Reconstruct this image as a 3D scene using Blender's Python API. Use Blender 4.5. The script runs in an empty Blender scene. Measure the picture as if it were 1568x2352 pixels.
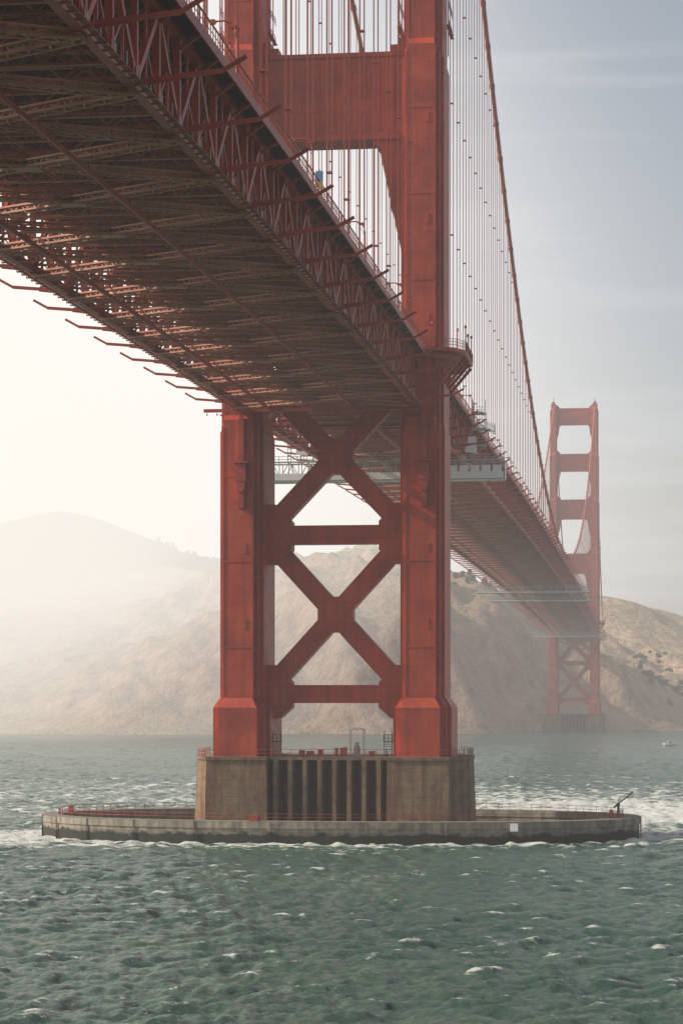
import bpy, math, random
import numpy as np
from mathutils import Vector, noise as mn
random.seed(4); np.random.seed(4)
scn = bpy.context.scene
CX, CY, CH = 49.15, -374.8, 21.6
PANEL = 7.62

# ------------------------------------------------------------------ helpers
class MB:
    def __init__(s): s.v=[]; s.f=[]; s.m=[]; s.mi=0
    def add(s, vs, fs):
        b=len(s.v); s.v.extend(vs)
        for f in fs: s.f.append(tuple(i+b for i in f)); s.m.append(s.mi)
    def box(s,x0,x1,y0,y1,z0,z1):
        s.add([(x0,y0,z0),(x1,y0,z0),(x1,y1,z0),(x0,y1,z0),(x0,y0,z1),(x1,y0,z1),(x1,y1,z1),(x0,y1,z1)],
              [(0,3,2,1),(4,5,6,7),(0,1,5,4),(1,2,6,5),(2,3,7,6),(3,0,4,7)])
    def fr(s,x0,x1,y0,y1,z0,X0,X1,Y0,Y1,z1):
        s.add([(x0,y0,z0),(x1,y0,z0),(x1,y1,z0),(x0,y1,z0),(X0,Y0,z1),(X1,Y0,z1),(X1,Y1,z1),(X0,Y1,z1)],
              [(0,3,2,1),(4,5,6,7),(0,1,5,4),(1,2,6,5),(2,3,7,6),(3,0,4,7)])
    def beam(s,p0,p1,w,h,up=(0,0,1)):
        ax,ay,az=p0; bx,by,bz=p1
        dx,dy,dz=bx-ax,by-ay,bz-az
        L=math.sqrt(dx*dx+dy*dy+dz*dz)
        if L<1e-6: return
        dx/=L;dy/=L;dz/=L
        ux,uy,uz=up
        sx,sy,sz=dy*uz-dz*uy, dz*ux-dx*uz, dx*uy-dy*ux
        n=math.sqrt(sx*sx+sy*sy+sz*sz)
        if n<1e-3:
            ux,uy,uz=(0,1,0)
            sx,sy,sz=dy*uz-dz*uy, dz*ux-dx*uz, dx*uy-dy*ux
            n=math.sqrt(sx*sx+sy*sy+sz*sz)
        sx/=n;sy/=n;sz/=n
        tx,ty,tz=sy*dz-sz*dy, sz*dx-sx*dz, sx*dy-sy*dx
        w/=2;h/=2
        vs=[]
        for (px,py,pz) in (p0,p1):
            for a,b in ((-w,-h),(w,-h),(w,h),(-w,h)):
                vs.append((px+sx*a+tx*b,py+sy*a+ty*b,pz+sz*a+tz*b))
        s.add(vs,[(0,1,2,3),(7,6,5,4),(0,4,5,1),(1,5,6,2),(2,6,7,3),(3,7,4,0)])
    def cyl(s,p0,p1,r0,r1=None,n=10,cap=True):
        if r1 is None: r1=r0
        a=Vector(p0);b=Vector(p1);d=(b-a).normalized()
        u=Vector((0,0,1)) if abs(d.z)<0.95 else Vector((1,0,0))
        e=d.cross(u).normalized(); g=e.cross(d)
        vs=[]
        for p,r in ((a,r0),(b,r1)):
            for i in range(n):
                t=2*math.pi*i/n
                vs.append(tuple(p+e*(r*math.cos(t))+g*(r*math.sin(t))))
        fs=[(i,(i+1)%n,n+(i+1)%n,n+i) for i in range(n)]
        if cap: fs+= [tuple(range(n-1,-1,-1)), tuple(range(n,2*n))]
        s.add(vs,fs)
    def prism(s,poly,z0,z1,grow=0.0,cx=0,cy=0):
        n=len(poly); vs=[]
        for (x,y) in poly:
            L=math.hypot(x-cx,y-cy) or 1
            vs.append((x+(x-cx)/L*grow,y+(y-cy)/L*grow,z0))
        vs+=[(x,y,z1) for x,y in poly]
        s.add(vs,[tuple(range(n-1,-1,-1)),tuple(range(n,2*n))]+[(i,(i+1)%n,n+(i+1)%n,n+i) for i in range(n)])
    def xz(s,poly,y0,y1):
        n=len(poly)
        vs=[(x,y0,z) for x,z in poly]+[(x,y1,z) for x,z in poly]
        s.add(vs,[tuple(range(n)),tuple(range(2*n-1,n-1,-1))]+[(i,n+i,n+(i+1)%n,(i+1)%n) for i in range(n)])
    def laced(s,p0,p1,depth,width,pitch,c=0.13,b=0.09,up=(0,0,1)):
        a=Vector(p0);e=Vector(p1);L=(e-a).length; d=(e-a)/L
        u=Vector(up); u=(u-d*u.dot(d)).normalized()
        sd=d.cross(u)
        h=u*(depth/2)
        for sg in (1,-1): s.beam(a+h*sg,e+h*sg,width,c,up)
        n=max(2,int(L/pitch))
        for i in range(n):
            q0=a+d*(L*i/n); q1=a+d*(L*(i+1)/n)
            sg=1 if i%2 else -1
            s.beam(q0+h*sg,q1-h*sg,b,b*0.8,tuple(sd))
    def rail(s,pts,h=1.1,step=2.0,t=0.07,n=2):
        for a,b in zip(pts[:-1],pts[1:]):
            a=Vector(a);b=Vector(b);L=(b-a).length;k=max(1,int(L/step))
            for j in range(1,n+1):
                o=Vector((0,0,h*j/n)); s.beam(a+o,b+o,t,t)
            for j in range(k+1):
                q=a.lerp(b,j/k); s.beam(q,q+Vector((0,0,h)),t,t)
    def build(s,name,mats,parent=None,smooth=False):
        me=bpy.data.meshes.new(name); me.from_pydata([tuple(v) for v in s.v],[],s.f)
        for m in mats: me.materials.append(m)
        me.polygons.foreach_set('material_index',s.m)
        if smooth: me.polygons.foreach_set('use_smooth',[True]*len(s.f))
        me.update()
        o=bpy.data.objects.new(name,me); scn.collection.objects.link(o)
        if parent: o.parent=parent
        return o

def empty(name,loc=(0,0,0)):
    e=bpy.data.objects.new(name,None); e.location=loc; scn.collection.objects.link(e); return e

class NT:
    def __init__(s,name):
        s.mat=bpy.data.materials.new(name); s.mat.use_nodes=True
        s.t=s.mat.node_tree; s.b=s.t.nodes['Principled BSDF']; s.out=s.t.nodes['Material Output']
    def n(s,typ,**kw):
        x=s.t.nodes.new(typ)
        for k,v in kw.items(): setattr(x,k,v)
        return x
    def l(s,a,b): s.t.links.new(a,b)
    def ramp(s,fac,stops):
        r=s.n('ShaderNodeValToRGB'); e=r.color_ramp.elements
        e[0].position=stops[0][0]; e[0].color=(*stops[0][1],1)
        e[1].position=stops[-1][0]; e[1].color=(*stops[-1][1],1)
        for p,c in stops[1:-1]:
            q=e.new(p); q.color=(*c,1)
        s.l(fac,r.inputs[0]); return r.outputs[0]
    def mix(s,fac,a,b,mode='MIX'):
        m=s.n('ShaderNodeMix',data_type='RGBA',blend_type=mode)
        for inp,v in ((m.inputs[0],fac),(m.inputs[6],a),(m.inputs[7],b)):
            if isinstance(v,(int,float)): inp.default_value=v
            elif isinstance(v,tuple): inp.default_value=(*v,1)
            else: s.l(v,inp)
        return m.outputs[2]
    def pos(s,scale=(1,1,1),rot=0.0):
        g=s.n('ShaderNodeNewGeometry'); m=s.n('ShaderNodeMapping'); m.inputs['Scale'].default_value=scale; m.inputs['Rotation'].default_value=(0,0,rot)
        s.l(g.outputs['Position'],m.inputs[0]); return m.outputs[0]
    def noise(s,vec,scale,detail=4,rough=0.55,dist=0.0):
        x=s.n('ShaderNodeTexNoise'); x.inputs['Scale'].default_value=scale; x.inputs['Detail'].default_value=detail
        x.inputs['Roughness'].default_value=rough; x.inputs['Distortion'].default_value=dist; s.l(vec,x.inputs['Vector']); return x.outputs[0]
    def math(s,op,a,b=0.5,clamp=False):
        x=s.n('ShaderNodeMath',operation=op); x.use_clamp=clamp
        for i,v in ((0,a),(1,b)):
            if isinstance(v,(int,float)): x.inputs[i].default_value=v
            else: s.l(v,x.inputs[i])
        return x.outputs[0]
    def bump(s,h,strength=0.3,dist=0.1):
        b=s.n('ShaderNodeBump'); b.inputs['Strength'].default_value=strength; b.inputs['Distance'].default_value=dist
        s.l(h,b.inputs['Height']); s.l(b.outputs[0],s.b.inputs['Normal'])

def simple(name,col,rough=0.6,metal=0.0,var=0.25,scale=1.5):
    m=NT(name); p=m.pos(); nz=m.noise(p,scale)
    c=m.ramp(nz,[(0.3,tuple(x*(1-var) for x in col)),(0.7,tuple(min(1,x*(1+var)) for x in col))])
    m.l(c,m.b.inputs['Base Color']); m.b.inputs['Roughness'].default_value=rough; m.b.inputs['Metallic'].default_value=metal
    return m.mat

# ------------------------------------------------------------------ materials
def steel(name,col,plates=True):
    m=NT(name)
    p=m.pos(); n1=m.noise(p,0.22,5); n2=m.noise(m.pos((1.1,1.1,0.05)),1.0,5); n3=m.noise(p,1.7,4,0.6)
    dark=tuple(x*0.68 for x in col); lite=(min(1,col[0]*1.15),col[1]*1.45,col[2]*1.35)
    c=m.ramp(n1,[(0.3,dark),(0.5,col),(0.72,lite)])
    c=m.mix(m.ramp(n2,[(0.48,(0,0,0)),(0.76,(0.6,0.6,0.6))]),c,(col[0]*0.45,col[1]*0.7,col[2]*0.9))
    c=m.mix(m.ramp(n3,[(0.58,(0,0,0)),(0.75,(0.4,0.4,0.4))]),c,(col[0]*0.55,col[1]*1.1,col[2]*1.2))
    m.b.inputs['Roughness'].default_value=0.5
    if plates:
        g=m.n('ShaderNodeNewGeometry'); sx=m.n('ShaderNodeSeparateXYZ'); m.l(g.outputs['Position'],sx.inputs[0])
        cb=m.n('ShaderNodeCombineXYZ'); m.l(m.math('ADD',sx.outputs[0],sx.outputs[1]),cb.inputs[0]); m.l(sx.outputs[2],cb.inputs[1])
        br=m.n('ShaderNodeTexBrick'); br.inputs['Scale'].default_value=1.0; br.inputs['Brick Width'].default_value=2.3
        br.inputs['Row Height'].default_value=3.4; br.inputs['Mortar Size'].default_value=0.04; br.inputs['Mortar Smooth'].default_value=0.5
        br.inputs['Color1'].default_value=(1,1,1,1); br.inputs['Color2'].default_value=(0.82,0.80,0.80,1); br.inputs['Mortar'].default_value=(0.6,0.55,0.55,1)
        m.l(cb.outputs[0],br.inputs['Vector'])
        c=m.mix(0.8,c,br.outputs['Color'],'MULTIPLY')
        v=m.n('ShaderNodeTexVoronoi'); v.inputs['Scale'].default_value=3.0; m.l(g.outputs['Position'],v.inputs['Vector'])
        m.bump(m.math('ADD',br.outputs['Fac'],m.math('MULTIPLY',v.outputs['Distance'],-0.3)),0.4,0.05)
    m.l(c,m.b.inputs['Base Color'])
    return m.mat
M_tower=steel('orange_tower_paint',(0.53,0.064,0.027))
M_steel=steel('orange_truss_paint',(0.43,0.060,0.037),False)
M_under=steel('underside_truss_paint',(0.35,0.095,0.055),False)  # browner truss colour for members under the deck
M_brace=steel('lit_bracing_paint',(0.50,0.175,0.10),False)  # truss paint lightened, lit look of lower diagonals put into the colour
M_cable=simple('orange_cable_paint',(0.42,0.075,0.045),0.5)
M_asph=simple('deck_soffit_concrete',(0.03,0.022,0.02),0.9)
M_grey=simple('galvanised_steel',(0.40,0.43,0.40),0.5,0.1)
M_white=simple('white_tarpaulin',(0.80,0.80,0.79),0.7,0,0.06)
M_dark=simple('dark_machinery_paint',(0.035,0.035,0.04),0.5)
M_yel=simple('amber_lamp_glass',(0.62,0.40,0.09),0.3,0,0.1)
M_blue=simple('blue_sign_paint',(0.16,0.32,0.52),0.4,0,0.3,6)
M_red=simple('red_box_paint',(0.40,0.06,0.04),0.5)

def concrete(name,base,stain,algae=False):
    m=NT(name); p=m.pos()
    n1=m.noise(p,0.5,6,0.65); n2=m.noise(m.pos((0.9,0.9,0.06)),1.0,5,0.6); n3=m.noise(p,6,4,0.6)
    c=m.ramp(n1,[(0.28,tuple(x*0.45 for x in base)),(0.5,base),(0.75,tuple(x*1.35 for x in base))])
    c=m.mix(m.ramp(n2,[(0.42,(0,0,0)),(0.64,(0.95,0.95,0.95))]),c,stain)
    c=m.mix(m.ramp(n3,[(0.35,(0.4,0.4,0.4)),(0.6,(0,0,0))]),c,tuple(x*0.35 for x in base))
    g=m.n('ShaderNodeNewGeometry'); sx=m.n('ShaderNodeSeparateXYZ'); m.l(g.outputs['Position'],sx.inputs[0])
    wv=m.math('FRACT',m.math('MULTIPLY',sx.outputs[2],0.75 if not algae else 0.6))
    ln=m.math('LESS_THAN',wv,0.045)
    c=m.mix(m.math('MULTIPLY',ln,0.45),c,tuple(x*0.35 for x in base))
    if algae:
        zz=m.math('ADD',sx.outputs[2],m.math('MULTIPLY',n1,-2.6))
        c=m.mix(m.ramp(zz,[(0.0,(1,1,1)),(0.5,(0,0,0))]),c,(0.018,0.02,0.014))
    m.l(c,m.b.inputs['Base Color']); m.b.inputs['Roughness'].default_value=0.9
    m.bump(m.math('SUBTRACT',m.math('ADD',n3,n1),ln),0.6,0.1)
    return m.mat
M_pier=concrete('stained_pier_concrete',(0.265,0.18,0.11),(0.17,0.075,0.042))
M_fend=concrete('fender_concrete',(0.33,0.29,0.23),(0.15,0.13,0.10),True)

# ------------------------------------------------------------------ bridge profile
def zb(y):
    if y<0: return 67.9+0.006*y-0.00004*y*y
    if y<=1280: return 67.9+5.0*(1-((y-640)/640)**2)
    return 67.9-0.01*(y-1280)
def cz(y):
    if 0<=y<=1280: return 84+142*((y-640)/640)**2
    t=-y if y<0 else y-1280
    return 226-(226-76)*t/343-41*(t/343)*(1-t/343)

# ------------------------------------------------------------------ towers
LX=14.4
LEV=[(22.0,66.0,3.5,9.4),(66.0,124.5,3.35,8.6),(124.5,162.0,3.05,7.4),(162.0,194.0,2.75,6.4),(194.0,226.0,2.4,5.4)]
def tower(name,y0):
    root=empty(name,(0,y0,0))
    t=MB()
    for sx in (-1,1):
        c=sx*LX
        for hx,hy,k in ((3.1,10.2,0),(4.0,8.0,1),(4.6,6.0,2)):
            t.box(c-hx,c+hx,-hy,hy,12.4,20.6-0.02*k)
        for hx,hy,k in ((3.1,10.2,0),(4.0,8.0,1),(4.6,6.0,2)):
            t.fr(c-hx,c+hx,-hy,hy,20.6-0.02*k,c-hx+0.85,c+hx-0.85,-hy+0.8,hy-0.8,22.1-0.05*k)
        for li,(z0,z1,hx,hy) in enumerate(LEV):
            secs=((hx*0.66,hy),(hx*0.84,hy*0.82),(hx,hy*0.60))
            for k,(a,b) in enumerate(secs):
                ztop=z1-(0,0.8,1.6)[k]
                t.box(c-a,c+a,-b,b,z0-(2.0 if li else 0),ztop)
                t.fr(c-a,c+a,-b,b,ztop,c-a+0.35,c+a-0.35,-b+1.3,b-1.3,ztop+1.3)
            a,b=secs[0]
            for zz in np.arange(z0+8,z1-3,13.5):
                t.box(c-a-0.05,c+a+0.05,-b-0.05,b+0.05,zz,zz+0.25)
            for xx in (c-a,c+a): t.box(xx-0.12,xx+0.12,-b-0.06,-b+0.2,z0+0.5,z1-1.2)
            for q in range(3):
                zq=z0+ (z1-z0)*(0.25+0.27*q); t.box(c+a*0.35,c+a*0.35+0.55,-b-0.07,-b,zq,zq+1.6)
        t.box(c-1.7,c+1.7,-4.4,4.4,227,229.5); t.box(c-1.0,c+1.0,-2.6,2.6,229.5,231.2)
        t.beam((c,0,231),(c,0,234.5),0.35,0.35)
    for (p0,p1,hx,hy) in ((111.4,124.2,3.35,3.0),(149.5,162.0,3.05,2.7),(183.0,194.0,2.75,2.4),(215.5,226.0,2.4,2.1)):
        xi=LX-hx+0.5
        t.box(-xi,xi,-hy,hy,p0,p1)
        t.box(-xi,xi,-hy-0.25,hy+0.25,p1,p1+0.7)
        t.box(-xi,xi,-hy-0.2,hy+0.2,p0-0.4,p0)
        k=(p1-p0)/13.0
        for i in range(9):
            xx=-xi+2+ i*(2*xi-4)/8
            t.box(xx-0.16,xx+0.16,-hy-0.1,hy+0.1,p0+0.9,p1-0.6)
        for s in (-1,1):
            h=k*(1.0 if p0<112 else 0.72)
            pts=[(xi,p0-0.4),(xi-5.4*h,p0-0.4),(xi-5.0*h,p0-1.2*h),(xi-4.3*h,p0-1.4*h),(xi-3.7*h,p0-3.4*h),(xi-3.0*h,p0-7*h),(xi-2.4*h,p0-12*h),(xi-1.9*h,p0-12.6*h),(xi-1.3*h,p0-16.5*h),(xi,p0-17*h)]
            pts=[(s*x,z) for x,z in pts]
            if s<0: pts=pts[::-1]
            t.xz(pts[::-1],-hy+0.3,hy-0.3)
            t.box(min(s*xi,s*(xi-2.6*k)),max(s*xi,s*(xi-2.6*k)),-hy+0.2,hy-0.2,p1+0.7,p1+1.9)
            t.box(min(s*xi,s*(xi-1.3*k)),max(s*xi,s*(xi-1.3*k)),-hy+0.2,hy-0.2,p1+1.9,p1+3.0)
    X=11.3
    def arm(a,b,w,d): t.beam((a[0],0,a[1]),(b[0],0,b[1]),2*d,w,(a[1]-b[1],0,b[0]-a[0]))
    t.box(-X,X,-1.45,1.45,21.3,24.2)
    t.box(-X,X,-1.45,1.45,46.8,49.8)
    for zc,h0,h1 in ((35.5,24.0,47.0),(60.9,49.8,72.0)):
        for s in (-1,1):
            arm((s*-9.4,h0+1.2),(s*9.4,h1-1.2),3.0,1.30)
            L=Vector((18.8,0,(h1-h0-2.4)*1.0)).normalized(); 
            nx,nz=-L.z,L.x
            for e in (-1.42,1.42):
                ax,az=s*(-9.4+nx*e),h0+1.2+nz*e; bx,bz=s*(9.4+nx*e),h1-1.2+nz*e
                t.beam((ax,0,az),(bx,0,bz),2.72,0.22,(-(bz-az),0,bx-ax))
        cc=2.85
        t.xz([(-cc,zc-2.3),(-2.0,zc-cc),(2.0,zc-cc),(cc,zc-2.3),(cc,zc+2.3),(2.0,zc+cc),(-2.0,zc+cc),(-cc,zc+2.3)],-1.40,1.40)
    for s in (-1,1):
        def P(pts,d):
            q=[(s*x,z) for x,z in pts]
            if s<0: q=q[::-1]
            t.xz(q,-d,d)
        P([(X,18.6),(X,27.4),(9.6,27.4),(7.0,24.6),(7.0,20.6),(8.9,18.9)],1.54)
        P([(X,43.6),(X,53.2),(9.6,53.2),(7.0,50.4),(7.0,45.9),(9.2,43.6)],1.54)
        P([(X,67.0),(X,72.0),(7.0,72.0)],1.54)
    t.build('tower_frame',[M_tower],root)
    u=MB()
    for sx in (-1,1):
        c=sx*LX+0.6
        u.box(c-0.45,c+0.45,-10.2,-9.35,52,66); u.box(c-0.25,c+0.25,-10.0,-9.35,66,67.5)
        u.box(c-1.2,c+1.2,-10.9,-9.35,59.0,59.25); u.rail([(c-1.2,-10.85,59.2),(c+1.2,-10.85,59.2)],1.0,0.8)
        u.box(c-0.8,c+0.8,-10.6,-9.35,56.2,58.9)
        u.xz([(c-0.8,56.2),(c-0.45,54.5),(c+0.45,54.5),(c+0.8,56.2)],-10.55,-9.35)
        for zz in (125.6,):
            for xx in (sx*LX-3.9,sx*LX+3.9):
                u.rail([(xx,-4,zz+3),(xx,4,zz+3)],1.2,1.1); u.rail([(xx,-4,zz+6),(xx,4,zz+6)],1.2,1.1)
                u.box(xx-0.3,xx+0.3,-4,4,zz+2.85,zz+3)
                for yy in (-4,-3.2): u.beam((xx,yy,zz-2),(xx,yy,zz+9),0.1,0.1)
    for sx in (-1,1):
        zt=76.0
        pl=[(14.0,-12.5),(17.0,-12.2),(20.0,-10.2),(21.4,-7.0),(21.4,7.0),(20.0,10.2),(17.0,12.2),(14.0,12.5)]
        pp=[(sx*x,y) for x,y in pl]
        if sx<0: pp=pp[::-1]
        u.prism(pp,zt,zt+0.55)
        small=[(14+(x-14)*0.86,y*0.9) for x,y in pl]; small=[(sx*x,y) for x,y in small]
        if sx<0: small=small[::-1]
        u.prism(small,zt-0.9,zt)
        small2=[(14+(x-14)*0.5,y*0.8) for x,y in pl]; small2=[(sx*x,y) for x,y in small2]
        if sx<0: small2=small2[::-1]
        u.prism(small2,zt-4.2,zt-0.9,-1.6,sx*14,0)
        u.rail([(sx*x,y,zt+0.55) for x,y in pl],1.35,0.6,0.07,3)
        for yy in (-8.5,-4,0,4,8.5):
            u.beam((sx*17.3,yy,zt-4.5),(sx*21,yy,zt-0.1),0.3,0.5)
        for (xx,yy,hh) in ((20.2,-9.5,3.2),(21.2,-6,4.2),(21.2,-1,3.6),(21.2,6.5,4.5),(16.5,-12,4.0)):
            u.beam((sx*xx,yy,zt+0.5),(sx*xx,yy,zt+hh),0.13,0.13)
            u.cyl((sx*xx,yy,zt+hh),(sx*xx,yy,zt+hh+0.45),0.22,0.16,8)
    u.build('tower_fittings',[M_steel],root)
    return root
tower('bridge_tower',0.0)
tower('bridge_tower',1280.0)

# ------------------------------------------------------------------ cables
c=MB()
for sx in (-1,1):
    x=sx*14.2
    ys=list(np.arange(-342.9,0,7.62))+[0]+list(np.linspace(0,1280,169))[1:]+list(np.arange(1290,1620,15))
    for a,b in zip(ys[:-1],ys[1:]):
        c.cyl((x,a,cz(a)+2),(x,b,cz(b)+2),0.48,n=10,cap=False)
    for y in ys[1:-1:2]:
        c.cyl((x,y-0.7,cz(y-0.7)+2),(x,y+0.7,cz(y+0.7)+2),0.62,n=10)
    y=-342.9+15.24
    while y<1280:
        if (abs(y)>14 and abs(y-1280)>14):
            for oy,ox in ((-0.3,-0.28),(0.3,-0.28),(-0.3,0.28),(0.3,0.28)):
                w=0.085
                c.beam((x+ox,y+oy,zb(y)+7.8),(x+ox,y+oy,cz(y)+2),w,w,(0,1,0))
            for zz in np.arange(zb(y)+14,cz(y),24): c.beam((x-0.35,y,zz),(x+0.35,y,zz),0.7,0.18)
        y+=15.24
    for a,b in zip(ys[:-1],ys[1:]):
        for o in (-0.45,0.45): c.beam((x+o,a,cz(a)+3.2),(x+o,b,cz(b)+3.2),0.04,0.04)
c.build('suspension_cables',[M_cable],smooth=False)

# ------------------------------------------------------------------ deck
d=MB()   # 0 steel 1 under 2 soffit 3 grey 4 bracing
n0=-45; n1=186
ycoord=lambda i: i*PANEL
for i in range(n0,n1):
    ya=ycoord(i); yb=ycoord(i+1)
    za=zb(ya); zb_=zb(yb)
    near=ya<60
    inside=(abs((ya+yb)/2)<11 or abs((ya+yb)/2-1280)<11)
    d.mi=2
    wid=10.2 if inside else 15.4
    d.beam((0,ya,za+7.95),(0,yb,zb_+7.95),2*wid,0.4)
    d.mi=0
    if not inside:
        for s in (-1,1):
            x=s*13.7
            d.mi=0
            d.beam((x,ya,za),(x,yb,zb_),0.75,0.85)
            d.beam((x,ya,za+7.4),(x,yb,zb_+7.4),0.75,0.8)
            d.beam((x,ya,za+0.5),(x,ya,za+7.0),0.55,0.5)
            if i%2==0: d.beam((x,ya,za+0.3),(x,yb,zb_+7.1),0.5,0.55)
            else: d.beam((x,ya,za+7.1),(x,yb,zb_+0.3),0.5,0.55)
            for zz in (za+0.65,za+6.9): d.box(x-0.33,x+0.33,ya-0.75,ya+0.75,zz-0.45,zz+0.45)
            xo=s*15.5
            d.beam((xo,ya,za+7.8),(xo,yb,zb_+7.8),0.16,0.9)
            d.beam((x,ya,za+6.2),(xo,ya,za+7.4),0.2,0.3)
            if near:
                ym=(ya+yb)/2; zm=(za+zb_)/2
                d.beam((x,ym,zm+0.3),(x,ym,zm+7.0),0.22,0.22)
                if i%2==0: d.beam((x,ym,zm+3.7),(x,yb,zb_+0.4),0.2,0.22)
                else: d.beam((x,ym,zm+3.7),(x,ya,za+0.4),0.2,0.22)
                xw=s*14.5
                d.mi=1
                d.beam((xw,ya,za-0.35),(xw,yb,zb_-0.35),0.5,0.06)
                for q in range(4):
                    yy=ya+PANEL*q/4; zz=za+(zb_-za)*q/4
                    d.beam((s*14.1,yy,zz-0.5),(s*14.9,yy,zz-0.5),0.1,0.16)
                    d.mi=0 if q%2 else 3
                    d.beam((s*14.9,yy,zz-0.5),(s*14.9,yy,zz+0.4),0.07,0.09)
                    d.mi=1
                d.mi=0
                for q in range(7):
                    yy=ya+PANEL*q/7; zz=za+(zb_-za)*q/7
                    d.beam((xo,yy,zz+8.2),(xo,yy,zz+9.45),0.07,0.07)
                d.beam((xo,ya,za+9.45),(xo,yb,zb_+9.45),0.12,0.1)
                d.beam((xo,ya,za+8.8),(xo,yb,zb_+8.8),0.05,0.05)
            else:
                d.beam((xo,ya,za+9.4),(xo,yb,zb_+9.4),0.12,0.12)
                for q in range(3):
                    yy=ya+PANEL*q/3; d.beam((xo,yy,za+8.2),(xo,yy,za+9.4),0.1,0.1)
            if i%2==0:
                d.beam((s*13.9,ya,za+0.2),(s*20.0,ya,za+0.75),0.22,0.34)
                d.beam((s*20.0,ya,za+0.75),(s*21.7,ya,za+1.7),0.2,0.28)
                d.beam((s*14.0,ya,za+0.1),(s*17.0,ya,za+0.45),0.14,0.5)
        d.mi=1
        if near:
            ym=(ya+yb)/2; zm=(za+zb_)/2
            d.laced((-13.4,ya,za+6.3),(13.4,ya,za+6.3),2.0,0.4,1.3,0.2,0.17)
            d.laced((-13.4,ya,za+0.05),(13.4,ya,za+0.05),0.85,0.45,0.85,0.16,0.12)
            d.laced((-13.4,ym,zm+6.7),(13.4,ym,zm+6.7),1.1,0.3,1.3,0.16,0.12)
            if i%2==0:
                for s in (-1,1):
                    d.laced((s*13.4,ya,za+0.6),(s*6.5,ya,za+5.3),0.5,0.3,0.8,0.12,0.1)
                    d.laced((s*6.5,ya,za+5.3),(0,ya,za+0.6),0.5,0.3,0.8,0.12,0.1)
            if i%2==0 and i+2<=-1:
                yc=ycoord(i+2); zc=zb(yc)
                d.mi=4
                for s in (-1,1):
                    a0=Vector((s*13.4,ya,za-0.3)); b0_=Vector((-s*13.4,yc,zc-0.3))
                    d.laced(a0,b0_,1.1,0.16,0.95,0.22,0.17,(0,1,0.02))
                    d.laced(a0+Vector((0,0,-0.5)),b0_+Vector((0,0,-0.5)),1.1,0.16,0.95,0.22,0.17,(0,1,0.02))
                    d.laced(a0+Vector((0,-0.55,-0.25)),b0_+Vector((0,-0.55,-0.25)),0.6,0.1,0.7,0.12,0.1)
                d.box(-1.1,1.1,yb-0.8,yb+0.8,zb_-0.96,zb_-0.86)
                d.mi=1
            if i%2==0:
                for s in (-1,1): d.box(s*13.0-0.8,s*13.0+0.8,ya-0.9,ya+0.9,za-0.56,za-0.46)
        else:
            d.beam((-13.4,ya,za+6.5),(13.4,ya,za+6.5),0.35,1.6)
            d.beam((-13.4,ya,za),(13.4,ya,za),0.45,0.6)
            if i%2==0:
                yc=ycoord(i+2); zc=zb(yc)
                for s in (-1,1): d.beam((s*13.4,ya,za-0.1),(-s*13.4,yc,zc-0.1),0.6,0.3)
        for xs in (-11,-8,-5,-2,2,5,8,11):
            d.beam((xs,ya,za+7.3),(xs,yb,zb_+7.3),0.28,0.75)
        d.mi=0
        for xr in (5.0,-8.0):
            d.beam((xr,ya,za-1.25),(xr,yb,zb_-1.25),0.2,0.42)
            d.beam((xr,ya,za-1.1),(xr,ya,za+0.1),0.12,0.12)
for yy in (-11.2,11.2):
    d.mi=0; d.beam((-19.5,yy,67.2),(14.6,yy,67.2),0.5,0.5)
    for q in range(22): d.beam((-19+q*1.6,yy,66.8),(-19+q*1.6,yy,66.4),0.15,0.15)
d.build('bridge_deck',[M_steel,M_under,M_asph,M_grey,M_brace])

# ------------------------------------------------------------------ street lamps
def lamp_mesh():
    l=MB(); H=4.1
    l.cyl((0,0,0),(0,0,0.9),0.2,0.14,8); l.cyl((0,0,0.9),(0,0,H),0.12,0.09,8)
    pts=[(0,H),(-0.12,H+.6),(-0.5,H+1.1),(-1.1,H+1.35),(-1.9,H+1.3)]
    for a,b in zip(pts[:-1],pts[1:]): l.cyl((a[0],0,a[1]),(b[0],0,b[1]),0.08,0.08,8)
    l.beam((0,0,H-.4),(-0.9,0,H+1.2),0.05,0.05)
    l.cyl((-2.1,0,H+1.3),(-2.1,0,H+1.48),0.42,0.2,8)
    l.mi=1; l.cyl((-2.1,0,H+1.08),(-2.1,0,H+1.3),0.28,0.40,8)
    return l
first=None
for s in (-1,1):
    y=-316.0
    while y<1270:
        if abs(y)>15:
            if first is None:
                first=lamp_mesh().build('street_lamp',[M_steel,M_yel]); o=first
            else:
                o=bpy.data.objects.new('street_lamp',first.data); scn.collection.objects.link(o)
            o.location=(s*15.0,y,zb(y)+8.15); o.rotation_euler=(0,0,0 if s>0 else math.pi)
        y+=45.7
sg=MB(); ys=-316+45.7*4+1.0; zs=zb(ys)
sg.beam((15.55,ys,zs+7.5),(15.55,ys,zs+10.6),0.09,0.09)
sg.mi=1; sg.box(15.15,15.95,ys-0.14,ys-0.08,zs+9.3,zs+10.4)
sg.mi=2; sg.box(15.15,15.95,ys-0.15,ys-0.08,zs+8.7,zs+9.25)
sg.build('information_sign',[M_steel,M_blue,M_yel])

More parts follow.
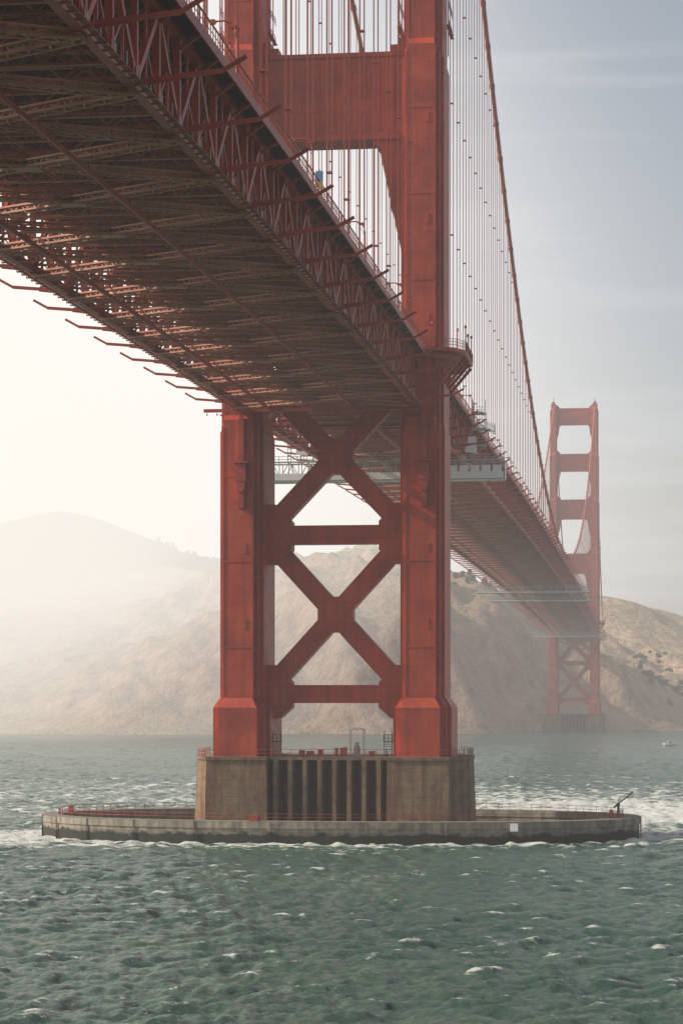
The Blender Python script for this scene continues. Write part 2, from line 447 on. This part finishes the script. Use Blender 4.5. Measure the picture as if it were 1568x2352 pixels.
# ------------------------------------------------------------------ maintenance platforms
def platform(y,w,z0,z1,tarps=False):
    p=MB(); n=24
    for yy in (-2.2,2.2):
        for zz in (z0,z1): p.beam((-w,y+yy,zz),(w,y+yy,zz),0.25,0.3)
        for i in range(n):
            a=-w+2*w*i/n; b=-w+2*w*(i+1)/n
            p.beam((a,y+yy,z0),(a,y+yy,z1),0.16,0.16)
            p.beam((a,y+yy,z0 if i%2 else z1),(b,y+yy,z1 if i%2 else z0),0.15,0.15)
    p.box(-w,w,y-2.1,y+2.1,z0-0.05,z0+0.1)
    p.mi=1
    p.box(-w,w,y-2.40,y-2.36,z0+0.1,z0+(1.4 if tarps else 0.5))
    if tarps:
        for q in range(5): p.box(12.0+q*2.1,13.7+q*2.1,y-2.44,y-2.41,z0+1.4,z0+2.6)
        p.box(w+0.2,w+0.24,y-2.2,y+2.2,z0,z1-0.6)
    p.mi=0
    p.rail([(-w,y-2.2,z1),(w,y-2.2,z1)],1.1,1.8,0.1)
    for xx in (-17,-14.5,14.5,17): p.beam((xx,y,z1),(xx*0.95,y,z1+4),0.25,0.25)
    if tarps:
        for sx in (-1,1):
            for xx in (sx*16.5,sx*19.0):
                for yy in (-2,2): p.beam((xx,y+yy,z1),(xx,y+yy,z1+11.5),0.12,0.12)
            for zz in (3,6,9): 
                p.box(min(sx*16.5,sx*19.0),max(sx*16.5,sx*19.0),y-2,y+2,z1+zz,z1+zz+0.12)
                p.beam((sx*16.5,y-2,z1+zz-3),(sx*19.0,y-2,z1+zz),0.1,0.1)
                p.rail([(sx*16.5,y-2,z1+zz),(sx*19,y-2,z1+zz)],1.1,0.8)
            p.mi=1
            p.xz([(sx*16.3-1.2,z1+1.5),(sx*16.3+1.2,z1+1.2),(sx*16.3+0.9,z1+4.5),(sx*16.3-0.3,z1+5)][::sx] ,y-2.3,y-2.2)
            p.fr(sx*18-1.3,sx*18+1.3,y+20,y+24,z1+8.2,sx*18-0.9,sx*18+1.2,y+20.4,y+23,z1+9.8)
            p.mi=0
    p.build('maintenance_platform',[M_grey,M_white])
platform(75,22.5,64.0,67.6,True)
platform(668,25,69.5,72.0); platform(745,24,69.0,71.0); platform(1160,24,63.5,66.0)

# ------------------------------------------------------------------ pier, fender
def pier(y0,name):
    p=MB(); zt=12.4
    for s in (-1,1):
        pl=[(9.5,-12.0),(19.0,-12.0),(19.3,-10.8),(20.0,-10.3),(20.2,-8.6),(21.0,-8.0),(21.2,-5.8),(21.7,-5.2),(21.7,5.2),(21.2,5.8),(21.0,8),(20.2,8.6),(20.0,10.3),(19.3,10.8),(19.0,12.0),(9.5,12.0)]
        pl=[(s*x,y+y0) for x,y in pl]
        if s<0: pl=pl[::-1]
        p.prism(pl,-3,zt,0.7,s*14,y0)
        p.prism([((x-s*14)*1.02+s*14,(y-y0)*1.015+y0) for x,y in pl],zt,zt+0.5)
    p.box(-9.6,9.6,y0-6.4,y0+6.4,-3,zt-0.02)
    p.box(-9.3,9.3,y0-10.2,y0+10.2,zt-0.02,zt+0.46)
    n=8; pitch=18.6/n
    for i in range(n):
        x=-9.3+i*pitch
        for s in (-1,1):
            tri=[(x+0.1,y0+s*6.4),(x+0.75,y0+s*11.0),(x+1.4,y0+s*11.0),(x+1.85,y0+s*6.4)]
            if s>0: tri=tri[::-1]
            p.prism(tri,-3,zt-0.05)
    return p.build(name,[M_pier])
pier(0,'bridge_pier'); pier(1280,'bridge_pier')

A,B,FX=48.1,24.0,0.3
def oval(a,b,n=180,e=2.25):
    out=[]
    for i in range(n):
        t=2*math.pi*i/n; ct,st=math.cos(t),math.sin(t)
        out.append((a*math.copysign(abs(ct)**(2/e),ct),b*math.copysign(abs(st)**(2/e),st)))
    return out
f=MB()
def ring(a0,b0,a1,b1,z0,z1,n=180,jag=0.0):
    o=oval(a0,b0,n); q=oval(a1,b1,n); vs=[]
    for pts,z in ((o,z0),(o,z1),(q,z1),(q,z0)): vs+=[(x+FX+random.uniform(-jag,jag),y+random.uniform(-jag,jag),z) for x,y in pts]
    fs=[]
    for k in range(4):
        for i in range(n): fs.append((k*n+i,k*n+(i+1)%n,((k+1)%4)*n+(i+1)%n,((k+1)%4)*n+i))
    f.add(vs,fs)
ring(A-0.15,B-0.15,A-3.0,B-3.0,-4,2.35,180,0.05); ring(A+0.05,B+0.05,A-3.2,B-3.2,2.35,3.4,180,0.03)
for (px,py) in oval(A+0.08,B+0.08,26):
    f.box(px+FX-0.10,px+FX+0.10,py-0.10,py+0.10,-0.5,3.42)
f.mi=1
rr=oval(A-2.7,B-2.7,120)
f.rail([(x+FX,y,3.4) for x,y in rr]+[(rr[0][0]+FX,rr[0][1],3.4)],1.05,2.4,0.06,2)
f.box(-10.2,-9.0,-23.2,-22.4,3.4,4.3); f.box(-43.5,-42.8,-2,-1.3,3.4,4.7)
f.box(43.6,44.2,-6,-5.4,3.4,4.7); f.box(-9.0,-8.6,-23,-22.6,3.4,4.1)
f.mi=2; f.box(29.0,30.2,-20.7,-20.6,2.0,3.2)
f.build('pier_fender',[M_fend,M_steel,M_white])

p=MB()
zt=12.9
p.rail([(-19.2,11.8,zt),(-21.6,5,zt),(-21.6,-5,zt),(-19.2,-11.8,zt),(-9.3,-11.8,zt),(-9.3,-10.0,zt),(9.3,-10.0,zt),(9.3,-11.8,zt),(19.2,-11.8,zt),(21.6,-5,zt),(21.6,5,zt),(19.2,11.8,zt)],1.15,1.6,0.08,2)
p.build('pier_railing',[M_steel])
e=MB()
for (x,y,w,h) in ((-5,-4,0.9,0.8),(-3.6,-4.4,1.1,0.7),(-2,-4,0.8,0.9),(0.6,-4.2,0.5,1.2),(1.4,-4.2,0.5,1.2),(2.0,-4.3,0.5,1.3),(6.2,-4,0.9,0.7)):
    e.mi=1; e.box(x-w/2,x+w/2,y-w/2,y+w/2,zt,zt+h); e.box(x-w/2-0.06,x+w/2+0.06,y-w/2-0.06,y+w/2+0.06,zt+h,zt+h+0.08)
e.mi=0
e.cyl((3.8,-4,zt),(3.8,-4,zt+1.6),0.55,0.5,12); e.cyl((3.8,-4,zt+1.6),(3.8,-4,zt+2.2),0.3,0.3,10); e.box(3.1,4.5,-4.5,-3.5,zt,zt+0.3)
e.build('pier_equipment',[M_grey,M_red])
e=MB()
for x in (2.8,4.9):
    for y in (-5,-3): e.beam((x,y,zt),(x,y,zt+4.1),0.09,0.09)
e.mi=1; e.fr(2.6,5.1,-5.2,-2.8,zt+4.1,3.2,4.5,-4.6,-3.4,zt+4.5)
e.build('canopy_frame',[M_grey,M_white])
e=MB()
for s in (-1,1):
    x=s*8.9
    e.box(x-0.7,x+0.7,-5,-4,zt+2.2,zt+2.35); e.rail([(x-0.7,-5,zt+2.3),(x+0.7,-5,zt+2.3)],1.1,0.7)
    for xx in (x-0.6,x+0.6): e.beam((xx,-5,zt),(xx,-5,zt+4),0.1,0.1)
    for k in range(6): e.beam((x-0.6,-5,zt+0.4*k+0.3),(x+0.6,-5,zt+0.4*k+0.3),0.05,0.05)
e.build('access_ladder',[M_dark])
e=MB(); cx,cy=45.0,-4.5
e.mi=1; e.cyl((cx,cy,3.4),(cx,cy,4.4),0.45,0.3,10); e.mi=0
e.cyl((cx,cy,4.4),(cx,cy,5.7),0.22,0.16,10); e.box(cx-0.3,cx+0.25,cy-0.25,cy+0.25,5.1,5.7)
e.beam((cx-0.2,cy,5.4),(cx+2.3,cy,7.4),0.16,0.2); e.beam((cx,cy,5.8),(cx+0.2,cy,6.6),0.1,0.1); e.beam((cx+0.2,cy,6.6),(cx+2.2,cy,7.45),0.04,0.04)
e.beam((cx-0.2,cy,5.4),(cx-0.7,cy,5.0),0.3,0.3)
e.build('davit_crane',[M_dark,M_red])

# ------------------------------------------------------------------ motorboat
b=MB()
st=[(-3.5,1.15,0.9),(-1.5,1.3,0.95),(1.0,1.2,1.05),(2.6,0.7,1.2),(3.5,0.05,1.35)]
vs=[];n=len(st)
for x,w,h in st: vs+=[(x,-w,h),(x,-w*0.75,0.0),(x,0,-0.35),(x,w*0.75,0.0),(x,w,h)]
fs=[]
for i in range(n-1):
    for k in range(4): fs.append((i*5+k,i*5+k+1,(i+1)*5+k+1,(i+1)*5+k))
    fs.append((i*5+4,i*5,(i+1)*5,(i+1)*5+4))
fs.append((0,4,3,2,1)); b.add(vs,fs)
b.fr(-1.4,1.3,-0.85,0.85,0.95,-1.2,0.5,-0.7,0.7,2.1)
b.mi=1; b.fr(-1.0,1.15,-0.88,0.88,1.35,-0.95,0.8,-0.76,0.76,1.8)
b.mi=0; b.box(-1.3,0.6,-0.8,0.8,2.1,2.2); b.beam((-0.8,0,2.2),(-0.8,0,3.4),0.05,0.05)
o=b.build('motorboat',[M_white,M_dark]); 
o.location=(60.9,CY+1150,0.25); o.rotation_euler=(0,0,math.pi+0.2)

# ------------------------------------------------------------------ terrain
# (tan of bearing from the fort, distance north, height)
T=[]
for t,s0 in ((-0.42,1520),(-.3185,1515),(-.279,1500),(-.252,1495),(-.2114,1490),(-.1827,1505),(-.16,1530),(-.1353,1540),(-.1146,1535),(-.083,1555),(-.0551,1640),(-.045,1680),(-.033,1700),(-.0184,1700),(0,1705),(.0158,1725),(.0486,1760),(.12,1780)):
    T+= [(t,s0-75,-12),(t,s0,-1.5)]
T+=[(-.42,1800,90),(-.42,2500,190),(-.3185,1800,80),(-.3185,2450,195),
 (-.279,1580,14),(-.279,1750,48),(-.279,2050,112),(-.279,2450,206),(-.279,2800,190),
 (-.252,1560,12),(-.252,1750,62),(-.252,2050,116),(-.252,2430,222),(-.252,2800,190),
 (-.235,2400,205),
 (-.2114,1560,38),(-.2114,1750,66),(-.2114,2000,105),(-.2114,2350,166),(-.2114,2750,150),
 (-.1827,1590,55),(-.1827,1750,88),(-.1827,2000,125),(-.1827,2300,148),(-.1827,2700,130),
 (-.16,1600,60),(-.16,1720,110),(-.16,1880,136),(-.16,2200,135),
 (-.1353,1600,62),(-.1353,1720,112),(-.1353,1850,138),(-.1353,2200,130),
 (-.1146,1600,64),(-.1146,1720,114),(-.1146,1850,137),(-.1146,2200,125),
 (-.083,1625,58),(-.083,1730,98),(-.083,1840,113),(-.083,2200,105),
 (-.0551,1710,50),(-.0551,1800,88),(-.0551,1900,98),(-.0551,2250,105),
 (-.0423,1750,46),(-.0423,1830,78),(-.0423,1950,82),
 (-.0184,1770,48),(-.0184,1830,60),(-.0184,2000,62),(-.0184,2300,122),(-.0184,2700,110),
 (-.006,1760,34),(0,1790,12),(0,1900,34),(0,2050,66),(0,2300,112),(0,2700,100),
 (.0158,1800,10),(.0158,1950,40),(.0158,2100,58),(.0158,2300,92),
 (.0486,1850,15),(.0486,2100,45),(.0486,2300,68),(.12,2300,60),(.12,1950,25),(-.1,3000,90),(.1,3000,60),(-.3,3200,150)]
P=np.array([(CX+t*D,CY+D,z) for t,D,z in T])
def tps(r2): return 0.5*r2*np.log(r2+1e-9)
S=300.0
pp=P[:,:2]/S; nP=len(P)
K=tps(((pp[:,None]-pp[None])**2).sum(-1))+np.eye(nP)*0.002
Q=np.c_[np.ones(nP),pp]; M=np.zeros((nP+3,nP+3)); M[:nP,:nP]=K; M[:nP,nP:]=Q; M[nP:,:nP]=Q.T
W=np.linalg.solve(M,np.r_[P[:,2],0,0,0])
gx=np.arange(-1000,460,4.0); gy=np.arange(1050,2950,4.0)
GX,GY=np.meshgrid(gx,gy); pts=np.c_[GX.ravel(),GY.ravel()]/S
Z=np.full(len(pts),0.0)
for a in range(0,len(pts),20000):
    q=pts[a:a+20000]; Z[a:a+20000]=tps(((q[:,None]-pp[None])**2).sum(-1))@W[:nP]+W[nP]+q@W[nP+1:]
nz=np.empty(len(pts)); nl=np.empty(len(pts))
for i,(x,y) in enumerate(pts*S):
    if Z[i]<-3: nz[i]=0; nl[i]=0; continue
    wx=18*mn.noise(Vector((x/90,y/90,7)))
    a=mn.ridged_multi_fractal(Vector(((x+wx+0.45*y)/80,y/260,1.3)),0.95,2.1,5,1.0,2.0)
    b=mn.fractal(Vector((x/26,y/34,4.1)),0.9,2.1,5)
    nz[i]=(a-1.1)*16+b*7
    nl[i]=mn.fractal(Vector(((x+0.4*y)/130,y/300,2.2)),1.1,2.0,4)*11+b*1.8
cl=1/(1+np.exp(-(GX.ravel()+330)/45))
nz=nz*cl+nl*(1-cl)
amp=np.clip((Z+1)/25,0.0,1.0)
far=np.clip((GY.ravel()-1580)/260,0,1)
Z=Z+nz*amp*(1-0.82*far)
Z=np.maximum(Z,-14)
nxg,nyg=len(gx),len(gy)
idx=np.arange(nxg*nyg).reshape(nyg,nxg)
F=np.stack([idx[:-1,:-1],idx[:-1,1:],idx[1:,1:],idx[1:,:-1]],-1).reshape(-1,4)
def grid_mesh(name,V,F,mat,smooth=True):
    me=bpy.data.meshes.new(name); me.vertices.add(len(V)); me.vertices.foreach_set('co',V.astype(np.float32).ravel())
    me.loops.add(len(F)*4); me.loops.foreach_set('vertex_index',F.astype(np.int32).ravel())
    me.polygons.add(len(F)); me.polygons.foreach_set('loop_start',np.arange(0,len(F)*4,4,dtype=np.int32))
    me.polygons.foreach_set('use_smooth',np.full(len(F),smooth)); me.materials.append(mat); me.update(calc_edges=True); me.validate()
    o=bpy.data.objects.new(name,me); scn.collection.objects.link(o); return o
m=NT('headland_rock_and_scrub')
p_=m.pos(); g=m.n('ShaderNodeNewGeometry'); sn=m.n('ShaderNodeSeparateXYZ'); m.l(g.outputs['Normal'],sn.inputs[0])
n2=m.noise(p_,0.03,6,0.65); n3=m.noise(p_,0.16,5,0.7); ns=m.noise(m.pos((1,1,0.25)),0.10,5,0.65)
grass=m.ramp(n2,[(0.35,(0.28,0.205,0.125)),(0.5,(0.39,0.29,0.18)),(0.68,(0.47,0.36,0.235))])
grass=m.mix(m.ramp(n3,[(0.5,(0,0,0)),(0.62,(0.4,0.4,0.4))]),grass,(0.19,0.145,0.085))
rock=m.ramp(ns,[(0.3,(0.23,0.145,0.10)),(0.5,(0.42,0.28,0.195)),(0.72,(0.56,0.41,0.30))])
st=m.math('ADD',sn.outputs[2],m.math('MULTIPLY',m.math('SUBTRACT',n2,0.5),0.4))
c_=m.mix(m.ramp(st,[(0.80,(1,1,1)),(0.92,(0,0,0))]),grass,rock)
m.l(c_,m.b.inputs['Base Color']); m.b.inputs['Roughness'].default_value=0.95; m.b.inputs['Specular IOR Level'].default_value=0.1
m.bump(m.math('ADD',n3,m.math('MULTIPLY',ns,2.0)),0.9,3.5)
grid_mesh('headland_hills',np.c_[pts*S,Z],F,m.mat)
Zg=Z.reshape(nyg,nxg)
def hz(x,y):
    i=int(round((y-gy[0])/4)); j=int(round((x-gx[0])/4))
    return Zg[min(max(i,0),nyg-1),min(max(j,0),nxg-1)]

M_leaf=simple('cypress_foliage',(0.07,0.08,0.04),0.8,0,0.4,0.8)
M_shrub=simple('coastal_scrub_foliage',(0.12,0.115,0.06),0.8,0,0.4,0.8)
M_bark=simple('bark',(0.08,0.06,0.045),0.9)
def grove(name,spots,leaf,wide=0.36):
    g=MB()
    for x,y,h in spots:
        z=hz(x,y)-0.5; g.mi=0
        g.cyl((x,y,z),(x+0.3,y,z+h*0.75),0.35,0.12,6)
        for k in range(4):
            a=random.uniform(0,6.28); zz=z+h*random.uniform(0.35,0.7)
            g.cyl((x,y,zz),(x+math.cos(a)*h*0.25,y+math.sin(a)*h*0.25,zz+h*0.12),0.12,0.05,5)
        g.mi=1
        for k in range(110):
            a=random.uniform(0,6.28); u=random.random(); zz=z+h*(0.2+0.8*u)
            r=h*wide*math.sqrt(random.random())*(1.0-0.55*abs(u-0.4)/0.6)*random.uniform(0.7,1.25)
            cx=x+math.cos(a)*r; cy=y+math.sin(a)*r; s=random.uniform(0.4,0.95)
            q=[Vector([random.gauss(0,1) for _ in range(3)]).normalized()*s for _ in range(2)]
            c0=Vector((cx,cy,zz))
            g.add([c0-q[0]-q[1],c0+q[0]-q[1],c0+q[0]+q[1],c0-q[0]+q[1]],[(0,1,2,3)])
    return g.build(name,[M_bark,leaf])
sp=[]
for i in range(110):
    t=random.uniform(-.2114,-.178); D=random.uniform(2320,2400); sp.append((CX+t*D,CY+D,random.uniform(6,14)))
for i in range(16):
    t=random.uniform(-.0825,-.06); D=random.uniform(1850,1920); sp.append((CX+t*D,CY+D,random.uniform(3,6)))
grove('tree_grove',sp,M_leaf)
sp=[]
for (t0,D0,k) in ((.006,1850,34),(.013,1900,26),(.001,1990,14)):
    for i in range(k):
        D=random.gauss(D0,12); sp.append((CX+t0*D+random.gauss(0,9),CY+D,random.uniform(1.6,4)))
grove('shrub_thicket',sp,M_shrub,0.8)

# ------------------------------------------------------------------ water
rows=[]; D=140.0
while D<2300: rows.append(D); D+=max(0.26,0.0022*D)
rows=np.array(rows); nc=720
tt=np.linspace(-1,1,nc)
Dm=rows[:,None]*np.ones(nc)[None]; hw=0.17*Dm+22
X=CX-0.129*Dm+tt[None]*hw; Y=CY+Dm
dy=np.maximum(0.26,0.0022*Dm)
Zw=np.zeros_like(X)
rs=np.random.RandomState(3)
for k in range(90):
    lam=0.8*(9/0.8)**rs.rand(); th=rs.normal(-0.8,0.65); am=0.0125*lam**0.78
    kx,ky=2*math.pi/lam*math.cos(th),2*math.pi/lam*math.sin(th)
    fd=np.clip((lam/(2.4*dy)-0.6)/0.8,0,1)
    ph=rs.rand()*6.28
    env=0.6+0.7*np.sin(X*rs.uniform(.02,.12)+Y*rs.uniform(.02,.12)+k)
    arg=kx*X+ky*Y+ph+1.2*np.sin(X/23+k)+0.9*np.sin(Y/19+2*k)
    Zw+=am*fd*env*(np.sin(arg)+0.3*np.cos(2*arg))
el=(np.abs((X-FX)/A)**2.25+np.abs(Y/B)**2.25)**(1/2.25)
foam=np.exp(-np.clip(el-1.0,0,9)/0.06)*(el>0.95)*1.1
foam+=0.85*np.exp(-((Y+8-0.05*X)/15)**2)*np.exp(-np.abs(X+58)/28)*(X<-40)
foam+=0.45*np.exp(-((Y+28)/12)**2)*np.exp(-((X+20)/45)**2)
foam+=0.55*np.exp(-((Y-75)/60)**2)/(1+np.exp(-(X-5)/12))
foam+=0.38*np.exp(-((Y-140)/150)**2)
foam=np.clip(foam,0,1.1)
crest=np.clip((Zw-0.20)/0.25,0,1)*np.clip((800-Dm)/300,0,1)
foam=np.clip(foam+0.42*crest,0,1.2)
Zw+=0.14*np.clip(foam-0.3,0,1)*np.sin(X*1.7+Y*0.9)*np.sin(Y*1.3-X*0.6)
Zw=np.maximum(Zw,-0.72)
Zw[0]=-1;Zw[-1]=-1;Zw[:,0]=-1;Zw[:,-1]=-1
V=np.c_[X.ravel(),Y.ravel(),Zw.ravel()]
nr=len(rows); idx=np.arange(nr*nc).reshape(nr,nc)
F=np.stack([idx[:-1,:-1],idx[:-1,1:],idx[1:,1:],idx[1:,:-1]],-1).reshape(-1,4)
b0=len(V); V=np.r_[V,[(-9000,-900,-0.8),(9000,-900,-0.8),(9000,12000,-0.8),(-9000,12000,-0.8)]]
F=np.r_[F,[(b0,b0+1,b0+2,b0+3)]]
m=NT('bay_water'); p_=m.pos()
n1=m.noise(m.pos((1.0,1.8,1.0),0.4),0.9,8,0.72,0.4); n2=m.noise(p_,0.02,4,0.6); n3=m.noise(m.pos((0.7,1.5,1),0.3),0.28,6,0.72,0.6); n4=m.noise(p_,3.5,4,0.7); n5=m.noise(m.pos((0.5,1.0,1)),0.045,4,0.6); n6=m.noise(m.pos((0.8,1.6,1),0.4),0.7,4,0.6)
at=m.n('ShaderNodeAttribute'); at.attribute_name='foam'
body=m.ramp(n2,[(0.35,(0.030,0.092,0.066)),(0.65,(0.062,0.125,0.084))])
body=m.mix(m.ramp(n6,[(0.50,(0,0,0)),(0.72,(0.4,0.4,0.4))]),body,(0.17,0.25,0.19))
thr=m.math('ADD',n3,m.math('ADD',m.math('MULTIPLY',at.outputs['Fac'],0.38),m.math('MULTIPLY',m.math('SUBTRACT',n5,0.5),0.34)))
thr=m.math('ADD',thr,m.math('MULTIPLY',m.math('SUBTRACT',n4,0.5),0.22))
fm=m.ramp(thr,[(0.655,(0,0,0)),(0.74,(0.95,0.95,0.95))])
m.l(m.mix(fm,body,(0.80,0.82,0.77)),m.b.inputs['Base Color'])
m.l(m.math('ADD',m.math('MULTIPLY',fm,0.6),0.13),m.b.inputs['Roughness'])
m.b.inputs['IOR'].default_value=1.33
m.bump(n1,1.0,0.8)
wo=grid_mesh('water',V,F,m.mat)
a_=wo.data.attributes.new('foam','FLOAT','POINT')
a_.data.foreach_set('value',np.r_[foam.ravel(),[0,0,0,0]].astype(np.float32))

# ------------------------------------------------------------------ self-glowing haze volumes
def glow_haze_mat(name,sig,col):
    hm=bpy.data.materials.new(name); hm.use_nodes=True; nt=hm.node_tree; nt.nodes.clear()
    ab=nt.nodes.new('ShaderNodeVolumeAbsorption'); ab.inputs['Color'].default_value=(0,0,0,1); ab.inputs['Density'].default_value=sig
    em=nt.nodes.new('ShaderNodeEmission'); em.inputs['Color'].default_value=(*col,1); em.inputs['Strength'].default_value=sig  # emission stands in for sunlight scattered by the air
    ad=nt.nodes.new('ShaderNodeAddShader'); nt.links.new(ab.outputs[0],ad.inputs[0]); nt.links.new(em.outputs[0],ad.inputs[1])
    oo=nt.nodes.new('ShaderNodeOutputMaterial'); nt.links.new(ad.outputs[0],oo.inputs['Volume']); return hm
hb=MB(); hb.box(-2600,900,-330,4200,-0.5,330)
hb.build('glowing_sea_haze',[glow_haze_mat('glowing_marine_haze',0.00017,(0.78,0.74,0.71))])  # even box of airlight, glows by itself and scatters nothing
def ellipsoid(mb,c,r,nu=48,nv=24):
    vs=[];fs=[]
    for j in range(nv+1):
        ph=math.pi*j/nv
        for i in range(nu):
            t=2*math.pi*i/nu
            vs.append((c[0]+r[0]*math.sin(ph)*math.cos(t),c[1]+r[1]*math.sin(ph)*math.sin(t),c[2]+r[2]*math.cos(ph)))
    for j in range(nv):
        for i in range(nu): fs.append((j*nu+i,(j+1)*nu+i,(j+1)*nu+(i+1)%nu,j*nu+(i+1)%nu))
    mb.add(vs,fs)
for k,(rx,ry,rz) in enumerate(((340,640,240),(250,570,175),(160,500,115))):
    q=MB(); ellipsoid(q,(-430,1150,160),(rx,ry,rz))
    o=q.build('glowing_fog_bank',[glow_haze_mat('glowing_fog_%s'%'abc'[k],0.00075,(1.08,1.02,0.94))],smooth=True)  # added ellipsoids, bright mist on the left is their own emission

# ------------------------------------------------------------------ world & sun
PHI=math.radians(96); EL=math.radians(31)
w=bpy.data.worlds.new('World'); scn.world=w; w.use_nodes=True; nt=w.node_tree
bg=nt.nodes['Background']; sky=nt.nodes.new('ShaderNodeTexSky'); sky.sky_type='NISHITA'; sky.sun_disc=False
sky.sun_elevation=EL; sky.sun_rotation=-PHI; sky.dust_density=3.0; sky.air_density=1.0; sky.ozone_density=1.0
def N(t,**k):
    x=nt.nodes.new(t)
    for a,b in k.items(): setattr(x,a,b)
    return x
lk=nt.links.new
tc=N('ShaderNodeTexCoord')
gd=Vector((-math.sin(math.radians(24)),math.cos(math.radians(24)),math.tan(math.radians(3)))).normalized()
dp=N('ShaderNodeVectorMath',operation='DOT_PRODUCT'); lk(tc.outputs['Generated'],dp.inputs[0]); dp.inputs[1].default_value=gd
mr=N('ShaderNodeMapRange'); mr.interpolation_type='SMOOTHERSTEP'; mr.inputs[1].default_value=math.cos(math.radians(29)); mr.inputs[2].default_value=math.cos(math.radians(8)); lk(dp.outputs['Value'],mr.inputs[0])
mul=N('ShaderNodeMix',data_type='RGBA',blend_type='MULTIPLY'); mul.inputs[0].default_value=1; lk(sky.outputs[0],mul.inputs[6]); mul.inputs[7].default_value=(0.13,0.13,0.13,1)
hs=N('ShaderNodeHueSaturation'); hs.inputs['Saturation'].default_value=0.6; lk(mul.outputs[2],hs.inputs['Color'])
mp=N('ShaderNodeMapping'); mp.inputs['Scale'].default_value=(3,3,28); mp.inputs['Rotation'].default_value=(0,0.06,0); lk(tc.outputs['Generated'],mp.inputs[0])
nz_=N('ShaderNodeTexNoise'); nz_.inputs['Scale'].default_value=2.2; nz_.inputs['Detail'].default_value=6; lk(mp.outputs[0],nz_.inputs['Vector'])
cr=N('ShaderNodeMapRange'); cr.inputs[1].default_value=0.5; cr.inputs[2].default_value=0.8; cr.inputs[4].default_value=0.45; lk(nz_.outputs[0],cr.inputs[0])
m1=N('ShaderNodeMix',data_type='RGBA'); lk(cr.outputs[0],m1.inputs[0]); lk(hs.outputs[0],m1.inputs[6]); m1.inputs[7].default_value=(0.68,0.70,0.74,1)
m2=N('ShaderNodeMix',data_type='RGBA'); lk(mr.outputs[0],m2.inputs[0]); lk(m1.outputs[2],m2.inputs[6]); m2.inputs[7].default_value=(1.12,1.10,1.07,1)
lk(m2.outputs[2],bg.inputs['Color']); bg.inputs['Strength'].default_value=1.0
sd=bpy.data.lights.new('sun','SUN'); sd.energy=5.0; sd.angle=math.radians(0.5); sd.color=(1,0.90,0.76)
so=bpy.data.objects.new('sun',sd); scn.collection.objects.link(so)
dirv=Vector((-math.sin(PHI)*math.cos(EL),math.cos(PHI)*math.cos(EL),math.sin(EL)))
so.rotation_euler=dirv.to_track_quat('Z','Y').to_euler(); so.location=(-200,0,300)

scn.view_settings.view_transform='Standard'; scn.view_settings.look='None'; scn.view_settings.exposure=0
cam=bpy.data.cameras.new('camera'); co=bpy.data.objects.new('camera',cam); scn.collection.objects.link(co)
co.location=(CX,CY,CH); co.rotation_euler=(math.pi/2,0,math.atan(697/5405))
cam.sensor_fit='HORIZONTAL'; cam.sensor_width=36; cam.lens=36*5405/1568; cam.shift_y=(1611-1176)/1568
cam.clip_start=1; cam.clip_end=20000
scn.camera=co
